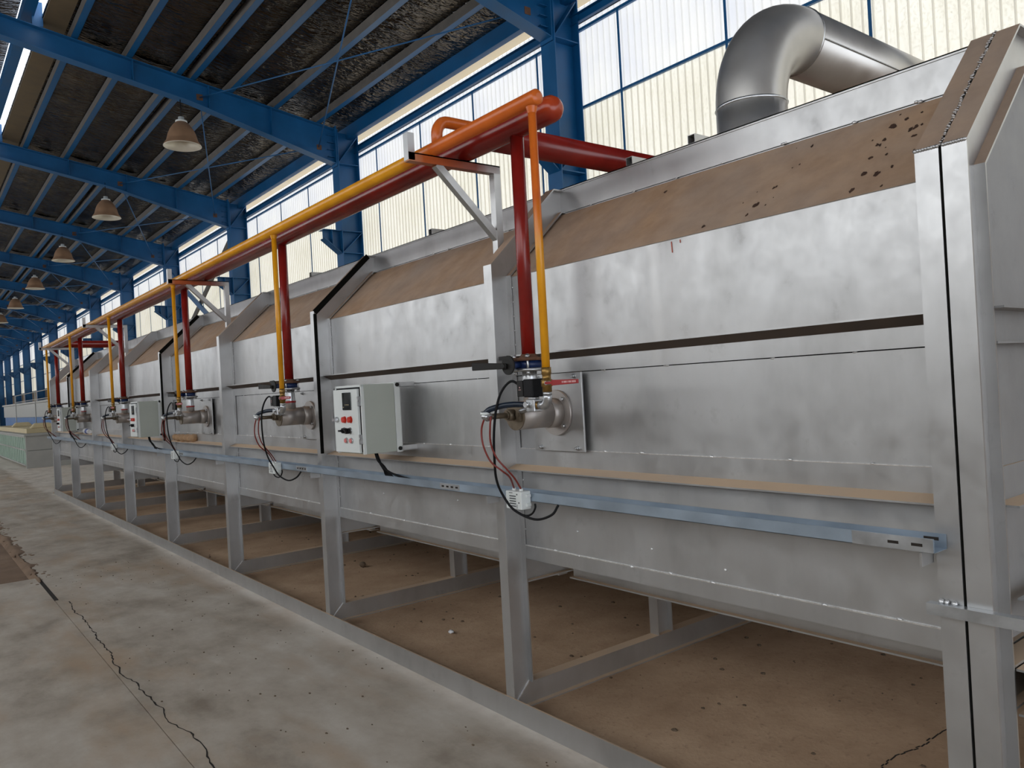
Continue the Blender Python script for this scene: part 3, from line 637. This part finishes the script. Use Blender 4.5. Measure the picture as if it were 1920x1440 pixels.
# ================================================================== BURNERS (local origin at the mounting plate centre)
def burner():
    r = empty('gas_burner')
    pl = MB().box((-.006, -.17, -.177), (.004, .17, .177)).build('mounting_plate', 'silver_paint', r, bevel=.002)
    MB().box((.004, -.13, -.13), (.028, .13, .13)).build('spacer', 'gasket_black', pl)
    for sy in (-1, 1):
        for szz in (-1, 1):
            b = MB().cyl((-.006, sy*.125, szz*.16), (-.009, sy*.125, szz*.16), .013, 12).cyl((-.009, sy*.125, szz*.16), (-.018, sy*.125, szz*.16), .009, 6).cyl((-.018, sy*.125, szz*.16), (-.026, sy*.125, szz*.16), .005, 8).build('bolt', 'zinc', r)
    fg = MB().cyl((-.006, 0, 0), (-.02, 0, 0), .103, 36).build('flange', 'silver_burner', r)
    for i in range(4):
        a = PI/4 + PI/2*i; MB().cyl((-.02, .085*math.cos(a), .085*math.sin(a)), (-.034, .085*math.cos(a), .085*math.sin(a)), .009, 6).build('flange_bolt', 'zinc', fg)
    bd = MB().cyl((-.02, 0, 0), (-.075, 0, 0), .0665, 32).cyl((-.075, 0, 0), (-.245, 0, 0), .0625, 32).build('body', 'silver_burner', r)
    MB().cyl((-.245, 0, 0), (-.251, 0, 0), .0635, 32).build('end_cap', 'bronze', bd)
    MB().cyl((-.251, .012, .005), (-.285, .012, .005), .025, 16).cyl((-.285, .012, .005), (-.292, .012, .005), .019, 16).build('gland', 'bronze', bd)
    MB().box((-.262, -.047, -.022), (-.251, -.02, .030)).cyl((-.262, -.033, .005), (-.266, -.033, .005), .010, 12).build('sight_block', 'bronze', bd)
    ln = MB().cyl((-.29, .012, .005), (-.385, .012, .005), .0125, 14).build('lance', 'bronze', r)
    MB().tube([(-.375, .012, .005), (-.392, .012, .003), (-.402, .012, .008), (-.404, .010, .018)], .0175, 14).build('lance_elbow', 'zinc', ln)
    MB().lathe([(.017, -.006), (.021, -.004), (.021, .004), (.017, .006)], (-.403, .010, .022), (-.1, -.1, 1), n=14).build('hose_clamp', 'powder_white', ln)
    # air inlet: tee, flanges, butterfly valve
    te = MB().tube([(-.155, 0, .05), (-.155, 0, .12), (-.155, 0, .165), (-.155, 0, .192)], [.036, .036, .033, .033], 20).build('air_inlet', 'zinc', r)
    MB().lathe([(.0375, -.007), (.040, 0), (.0375, .007)], (-.155, 0, .105), n=20).build('red_band', 'red_handle', te)
    MB().cyl((-.155, 0, .192), (-.155, 0, .205), .073, 24).build('lower_flange', 'zinc', te)
    bv = MB().cyl((-.155, 0, .205), (-.155, 0, .238), .058, 24).cyl((-.155-.055, 0, .2215), (-.155-.115, 0, .2215), .016, 12).build('butterfly_valve', 'valve_blue', r)
    MB().cyl((-.155, 0, .238), (-.155, 0, .252), .073, 24).lathe([(.045, .252), (.036, .262), (.034, .268)], (-.155, 0, 0), n=20).build('upper_flange', 'rust', bv)
    for i in range(4):
        a = PI/4+PI/2*i; c = (-.155+.062*math.cos(a), .062*math.sin(a)); MB().cyl((*c, .178), (*c, .268), .006, 8).cyl((*c, .178), (*c, .192), .0105, 6).cyl((*c, .252), (*c, .262), .0105, 6).build('flange_bolt', 'zinc', bv)
    MB().cyl((-.268, 0, .2215), (-.276, 0, .2215), .042, 20).box((-.276, .018, .245), (-.262, .062, .262)).build('notch_plate', 'lever_black', bv)
    hv = MB().hexa([(-.290, .0, .206), (-.280, .0, .206), (-.284, .245, .210), (-.294, .245, .210), (-.290, .0, .230), (-.280, .0, .230), (-.284, .245, .246), (-.294, .245, .246)]).cyl((-.276, .012, .2185), (-.296, .012, .2185), .012, 12).build('lever', 'lever_black', bv, bevel=.003)
    # gas train: ball valve under the yellow drop pipe, elbow, solenoid
    gx, gy = -.345, -.335
    bl = MB().tube([(gx, gy, .197), (gx, gy, .17), (gx, gy, .168), (gx, gy, .150), (gx, gy, .148), (gx, gy, .122), (gx, gy, .120), (gx, gy, .100)], [.020, .020, .0175, .0175, .0225, .0225, .019, .019], 8).build('ball_valve', 'brass', r)
    MB().cyl((gx-.015, gy-.034, .135), (gx-.036, gy-.034, .135), .008, 8).build('valve_stem', 'zinc', bl)
    hd = MB().hexa([(gx-.036, gy-.068, .124), (gx-.031, gy-.068, .124), (gx-.031, gy-.218, .128), (gx-.036, gy-.218, .128), (gx-.036, gy-.068, .146), (gx-.031, gy-.068, .146), (gx-.031, gy-.218, .1435), (gx-.036, gy-.218, .1435)]).box((gx-.037, gy-.075, .130), (gx-.031, gy-.03, .140)).build('valve_handle', 'red_handle', bl, bevel=.0015)
    m = MB()
    for a, b in ((.056, .060), (.062, .064), (.067, .083), (.086, .089), (.093, .108), (.112, .134)): m.box((gx-.0372, gy-b-.074, .1325), (gx-.0355, gy-a-.074, .1395))
    m.build('handle_marking', 'handle_print', hd)
    MB().cyl((gx, gy, .100), (gx, gy, .088), .0195, 6).build('union_nut', 'zinc', r)
    el = [(gx, gy, .09), (gx, gy, .078)] + [(gx+.004*i/6, gy+.030*(1-math.cos(t)), .078-.030*math.sin(t)) for i, t in enumerate([PI/2*j/6 for j in range(1, 7)])] + [(gx+.006, gy+.05, .048)]
    MB().tube(el, .0185, 14).build('gas_elbow', 'zinc', r)
    MB().cyl((gx+.006, gy+.05, .048), (gx+.008, gy+.075, .048), .0135, 10).cyl((gx+.007, gy+.06, .048), (gx+.007, gy+.07, .048), .017, 6).build('nipple', 'brass', r)
    sv = MB().box((gx-.012, gy+.072, .022), (gx+.034, gy+.125, .072)).cyl((gx+.01, gy+.098, .072), (gx+.01, gy+.098, .082), .024, 14).build('solenoid_valve', 'zinc', r, bevel=.004)
    MB().cyl((gx-.012, gy+.112, .052), (gx-.026, gy+.112, .052), .012, 12).build('test_point', 'zinc', sv)
    MB().box((gx-.02, gy+.066, .082), (gx+.042, gy+.126, .155)).build('coil', 'plastic_black', sv, bevel=.004)
    pg = MB().box((gx-.022, gy+.128, .085), (gx+.036, gy+.165, .150)).build('coil_plug', 'lever_black', sv, bevel=.003)
    MB().box((gx-.0226, gy+.138, .112), (gx-.0220, gy+.154, .114)).box((gx-.0226, gy+.143, .120), (gx-.0220, gy+.149, .125)).build('plug_marking', 'handle_print', pg)
    MB().tube(spline([(gx+.02, gy+.13, .045), (gx+.02, gy+.19, .052), (gx-.01, gy+.26, .052), (gx-.045, gy+.32, .038), (-.403, .008, .022)], 6), .0125, 12).build('gas_hose', 'hose_blue', r)
    MB().tube(spline([(gx+.03, gy+.125, .04), (-.27, -.12, .03), (-.25, -.04, .02)], 6), .012, 10).build('pilot_pipe', 'zinc', r)
    return r
bn = burner()
BL = ['nearest gas burner, brown silver cylinder on a bolted plate beside the first inner post', 'second gas burner, left of the large control box and its black gasket strip',
      'third gas burner, above the tan cloth roll on the ledge', 'fourth gas burner, half hidden behind the middle control box', 'fifth gas burner, just right of the farthest control box', 'farthest gas burner at the far end of the furnace']
for i, b in enumerate(BY):
    o = bn if i == 0 else copy_tree(bn)
    o.location = (2.345, b, 1.47); tag(o, BL[i], 'burner', 'gas burners on the furnace side')

# ================================================================== CABLE TRAY, TRANSFORMERS, CABLES
TO = (2.2, .97, 1.087)
tr = tag(empty('cable_tray', TO), 'long bluish galvanised cable tray bolted along the furnace posts', 'cable tray')
ys = [.97, 3.33, 5.2, 8.2, 11.2, 14.2, 17.42]
for a, b in zip(ys, ys[1:]):
    m = MB().box((2.168, a, 1.087), (2.244, b, 1.0885)).box((2.168, a, 1.087), (2.1695, b if a > 1 else b, 1.126)).box((2.2425, a, 1.087), (2.244, b, 1.128))
    m.build('tray_section', 'galvanised_blue', tr, TO)
for y in ys[1:-1]:
    jp = MB().box((2.1655, y-.09, 1.094), (2.168, y+.09, 1.122)).build('joint_plate', 'galvanised', tr, TO)
    for i in range(4): MB().box((2.165, y-.075+.042*i, 1.103), (2.1657, y-.053+.042*i, 1.112)).build('slot', 'crack_dark', jp, TO)
ep = MB().box((2.1665, .972, 1.0875), (2.168, 1.20, 1.1255)).build('joint_plate', 'galvanised', tr, TO)
for y in (1.0, 1.065): MB().box((2.1655, y, 1.102), (2.1667, y+.03, 1.11)).build('slot', 'crack_dark', ep, TO)
MB().box((2.241, .99, 1.108), (2.2424, 1.03, 1.117)).build('slot', 'crack_dark', ep, TO)
for k in range(9):
    y = YK[k]+.01 if k else 1.01
    MB().box((2.175, y-.003, 1.045), (2.2455, y+.003, 1.0865)).box((2.175, y-.003, 1.0835), (2.2455, y+.035, 1.0865)).build('tray_bracket', 'silver_paint', tr, TO)
def transformer():
    r = empty('ignition_transformer')
    MB().box((-.055, -.055, -.040), (0, .055, .040)).build('case', 'powder_white', r, bevel=.004)
    m = MB()
    for i in range(5): m.box((-.0556, -.018, -.028+.011*i), (-.0550, .028, -.023+.011*i))
    m.box((-.0556, .004, .031), (-.055, .03, .034)); m.box((-.0556, -.042, -.012), (-.055, -.034, -.006)); m.box((-.0556, .038, -.012), (-.055, .045, -.006)); m.box((-.0556, -.03, .024), (-.055, -.022, .030)); m.box((-.0556, -.026, -.034), (-.055, -.023, -.018))
    m.build('printed_label', 'ink', r)
    for y in (-.025, .025): MB().lathe([(.009, 0), (.009, .008), (.006, .012)], (-.028, y, .040), n=10).build('terminal', 'powder_white', r)
    for z in (-.02, .02): MB().box((-.03, -.066, z-.006), (-.008, -.055, z+.006)).build('mounting_ear', 'powder_white', r)
    MB().tube(spline([(-.03, .035, -.040), (-.03, .0, -.06), (-.025, -.05, -.068), (-.02, -.085, -.055), (-.015, -.1, -.03), (-.015, -.1, -.012)], 6), .0045, 8).build('supply_lead', 'rubber_black', r)
    return r
tf = transformer()
TY = [2.735, 5.62, 8.30, 11.20]
TL = ['nearest white ignition transformer on the cable tray under the first burner', 'second white ignition transformer, left of the large control box', 'third white ignition transformer on the tray, below the tan roll', 'farthest white ignition transformer on the cable tray']
for i, y in enumerate(TY):
    o = tf if i == 0 else copy_tree(tf)
    o.location = (2.166, y, 1.095); tag(o, TL[i], 'transformer', 'ignition transformers on the tray')
WHICH = ['nearest', 'second', 'third', 'fourth', 'fifth', 'farthest']
for i, b in enumerate(BY):
    ty = TY[i] if i < 4 else b+.1
    dt = ty - 2.735 - (b - 2.67)
    RC = [[(1.945, 0.014, 1.48), (1.945, 0.046, 1.423), (1.95, 0.047, 1.354), (1.98, 0.041, 1.282), (2.02, 0.021, 1.24), (2.07, 0.029, 1.204), (2.138, 0.09, 1.142)],
          [(1.958, -0.01, 1.478), (1.955, -0.003, 1.434), (1.965, 0.013, 1.365), (1.99, 0.01, 1.298), (2.03, -0.004, 1.245), (2.08, 0.008, 1.199), (2.138, 0.04, 1.142)]]
    jt = random.uniform(-.015, .015) if i else 0
    for j in range(2):
        pts = [(x, b + y + dt*(q/6)**1.5 + jt*math.sin(q), z) for q, (x, y, z) in enumerate(RC[j])]
        c = MB().tube(spline(pts, 8), .0042, 8).build('ignition_cable', 'red_cable', None, (2.0, b, 1.2))
        tag(c, f'thin red ignition cable of the {WHICH[i]} burner, ' + ('the one bowed farther out' if j == 0 else 'the one hanging closer in'), 'cable', 'red ignition cables')
    BC = [(2.0, -0.168, 1.60), (1.985, -0.125, 1.62), (1.97, -0.075, 1.578), (1.96, -0.044, 1.501), (1.97, -0.007, 1.399), (1.99, 0.026, 1.293), (2.03, 0.073, 1.194), (2.07, 0.083, 1.118), (2.09, 0.033, 1.056), (2.11, -0.079, 1.025), (2.14, -0.154, 1.046), (2.172, -0.166, 1.085)]
    c = MB().tube(spline([(x, b + y, z) for x, y, z in BC], 8), .0055, 8).build('power_cable', 'rubber_black', None, (2.05, b, 1.1))
    tag(c, f'black cable looping from the {WHICH[i]} burner solenoid down under the tray', 'cable', 'black solenoid cables')

# ================================================================== CONTROL BOXES (origin at near lower front corner)
def control_box():
    r = empty('control_box')
    W, D, H = .332, .205, .392
    MB().box((.012, 0, 0), (D, W, H)).build('body', 'powder_grey', r, bevel=.003)
    MB().box((-.004, .0, 0.0), (.012, .012, H)).box((-.004, W-.012, 0), (.012, W, H)).box((-.004, .0, H-.012), (.012, W, H)).build('front_rim', 'powder_white', r)
    MB().box((0, .012, .012), (.0125, W-.012, H-.012)).build('door_seal', 'rubber_black', r)
    dr = MB().box((-.018, .028, .008), (-.001, W-.002, H-.022)).build('door', 'powder_white', r, bevel=.003)
    for z in (.085, .30):
        h = MB().box((-.02, .006, z-.026), (.0, .024, z+.026)).cyl((-.014, .015, z-.028), (-.014, .015, z+.028), .006, 10).build('hinge', 'zinc', r)
        MB().cyl((-.021, .014, z+.006), (-.024, .014, z+.006), .005, 8).build('hinge_screw', 'powder_white', h)
    di = MB().box((-.024, .10, .252), (-.018, .205, .352)).build('temperature_controller', 'screen_black', dr, bevel=.002)
    m = MB()
    for i in range(3): m.box((-.0246, .125+.018*i, .279), (-.024, .132+.018*i, .285))
    m.box((-.0246, .186, .266), (-.024, .194, .271))
    m.build('controller_keys', 'screen_mark', di)
    for y in (.115, .19): MB().cyl((-.018, y, .197), (-.022, y, .197), .0195, 20).cyl((-.022, y, .197), (-.036, y, .197), .0165, 20).build('red_lamp', 'red_plastic', dr)
    k = MB().cyl((-.018, .285, .197), (-.03, .285, .197), .016, 16).build('key_switch', 'zinc', dr)
    MB().box((-.055, .283, .190), (-.03, .287, .204)).build('key', 'zinc', k)
    for i, y in enumerate((.128, .20)):
        s = MB().cyl((-.018, y, .134), (-.024, y, .134), .0195, 20).build('selector_switch', 'zinc', dr)
        MB().cyl((-.024, y, .134), (-.036, y, .134), .015, 16).bar((-.045, y-.014, .134-.012*(1-i)), (-.045, y+.014, .134+.012*(1-i)), (1, 0, 0), .02, .010).build('selector_knob', 'plastic_black', s)
    for y in (.115, .18):
        b = MB().cyl((-.018, y, .077), (-.026, y, .077), .0165, 20).build('push_button', 'zinc', dr); MB().cyl((-.026, y, .077), (-.031, y, .077), .0125, 18).build('button_cap', 'pink_plastic', b)
    fr = MB().box((D, -.004, -.004), (D+.038, .0, H+.006)).box((D, W, -.004), (D+.038, W+.004, H+.006)).box((D+.034, -.004, -.004), (D+.038, W+.004, H+.006)).build('wall_frame', 'powder_white', r)
    for z in (.0, .367):
        for y in (-.004, W-.02):
            MB().box((D+.03, y, z), (.341, y+.024, z+.006)).box((D+.03, y, z), (.341, y+.004, z+.03)).build('bracket_leg', 'silver_paint', r)
        for y in (-.004,): MB().cyl((D+.018, y, z+.016), (D+.018, y-.008, z+.016), .0115, 14).build('frame_bolt', 'lever_black', fr)
    cb = MB()
    for i in range(6):
        o = .008*i
        cb.tube(spline([(.11+.006*(i % 3), .085+o*.3, .0), (.118+.006*(i % 3), .07+o*.3, -.05), (.14+.01*(i % 2), .055+o*.6, -.085), (.17, .03+o*1.6, -.13), (.175, .0+o*2, -.152)], 5), .0052, 6)
    cb.tube(spline([(.135, .06, -.085), (.165, .02, -.12), (.19, -.05, -.142), (.19, -.14, -.150), (.185, -.22, -.158)], 6), .006, 6)
    o = cb.build('cable_bundle', 'rubber_black', r); o['kind'] = 'stuff'
    return r
cb = control_box()
for i, (y, l) in enumerate(((3.953, 'largest and nearest grey control box with buttons and black display'), (9.24, 'middle control box, between the third and fourth burners'), (14.5, 'farthest small control box at the end of the furnace'))):
    o = cb if i == 0 else copy_tree(cb)
    o.location = (2.022, y, 1.263); tag(o, l, 'control box', 'control boxes on the furnace side')

# ================================================================== THINGS ON THE LEDGE
ro = (2.335, 8.62, 1.2)
m = MB(); pts = []; rr = []
for i in range(25):
    t = i/24; pts.append((2.332+.008*math.sin(i*1.3), 8.28+.72*t, 1.245+.004*math.sin(i*.9))); rr.append((.010 if i in (0, 24) else .042*(.55+.45*abs(math.sin(i*.55+.6)))))
tag(m.tube(pts, rr, 12).build('cloth_roll', 'tan_cloth', None, ro), 'lumpy tan cloth roll lying on the furnace ledge', 'cloth roll')
cu = tag(empty('paper_cup', (2.335, 14.16, 1.2)), 'white paper cup with blue print lying on the far ledge', 'cup')
MB().tube([(2.33, 13.98, 1.245), (2.335, 14.36, 1.25)], [.034, .046], 16).build('cup_wall', 'white_paper', cu, (2.335, 14.16, 1.2)); MB().tube([(2.331, 14.06, 1.246), (2.334, 14.2, 1.248)], [.0372, .0428], 16, False).build('cup_print', 'blue_print', cu, (2.335, 14.16, 1.2))

# ================================================================== FAR TANKS
GO = (3.4, 30, 0)
gt = tag(empty('ribbed_tank', GO), 'pale green ribbed tank with grey end panel beyond the furnace', 'tank')
MB().box((2.78, 26.4, .06), (4.1, 44, .92)).build('tank_shell', 'tank_green', gt, GO)
for i in range(34): MB().box((2.745, 26.75+.5*i, .08), (2.78, 26.83+.5*i, .88)).build('rib', 'tank_green', gt, GO)
for z in (.06, .5, .88): MB().box((2.735, 26.6, z), (2.78, 44, z+.035)).build('waling', 'tank_grey', gt, GO)
MB().box((2.735, 26.3, 0), (4.1, 26.42, .5)).build('end_panel', 'tank_grey', gt, GO); MB().box((2.735, 26.3, .51), (4.1, 26.42, .93)).build('end_panel', 'tank_grey', gt, GO)
MB().box((2.70, 26.25, .93), (4.13, 44, .975)).build('tank_rim', 'tank_grey', gt, GO)
lid = tag(MB().box((2.9, 27.5, .98), (4.05, 38, 1.12)).build('tank_lid', 'tank_cream', None, (3.6, 30, .98)), 'cream lid lying over the ribbed tank', 'lid')
for x, y, l in ((3.35, 27.9, 'nearer cream arched cover block on the ribbed tank'), (3.35, 33.0, 'farther cream arched cover block on the ribbed tank')):
    m = MB().hexa([(x-.33, y-.2, 1.12), (x+.33, y-.2, 1.12), (x+.33, y+.2, 1.12), (x-.33, y+.2, 1.12), (x-.2, y-.15, 1.27), (x+.2, y-.15, 1.27), (x+.2, y+.15, 1.27), (x-.2, y+.15, 1.27)])
    tag(m.build('cover_block', 'tank_cream', None, (x, y, 1.12), bevel=.03), l, 'cover', 'cream cover blocks')
UO = (5, 36, 0)
ut = tag(empty('high_tank', UO), 'tall grey tank with projecting rim behind the ribbed tank', 'tank')
MB().box((4.5, 31, 0), (6.2, 52, 1.4)).build('tank_plinth', 'tank_blue', ut, UO); MB().box((4.45, 30.9, 1.4), (6.2, 52, 2.0)).build('tank_shell', 'tank_grey', ut, UO); MB().box((4.38, 30.8, 2.0), (6.25, 52, 2.08)).build('tank_rim', 'tank_grey', ut, UO)
hr = tag(empty('handrail', (4.2, 36, 0)), 'thin pale handrail with posts by the far tanks', 'handrail')
for y in (30.5, 37, 44): MB().cyl((4.25, y, 0), (4.25, y, 2.45), .02, 8).build('rail_post', 'tank_grey', hr, (4.2, 36, 0))
for z in (2.12, 2.43): MB().cyl((4.25, 30.5, z), (4.25, 44, z), .017, 8).build('rail', 'tank_grey', hr, (4.2, 36, 0))
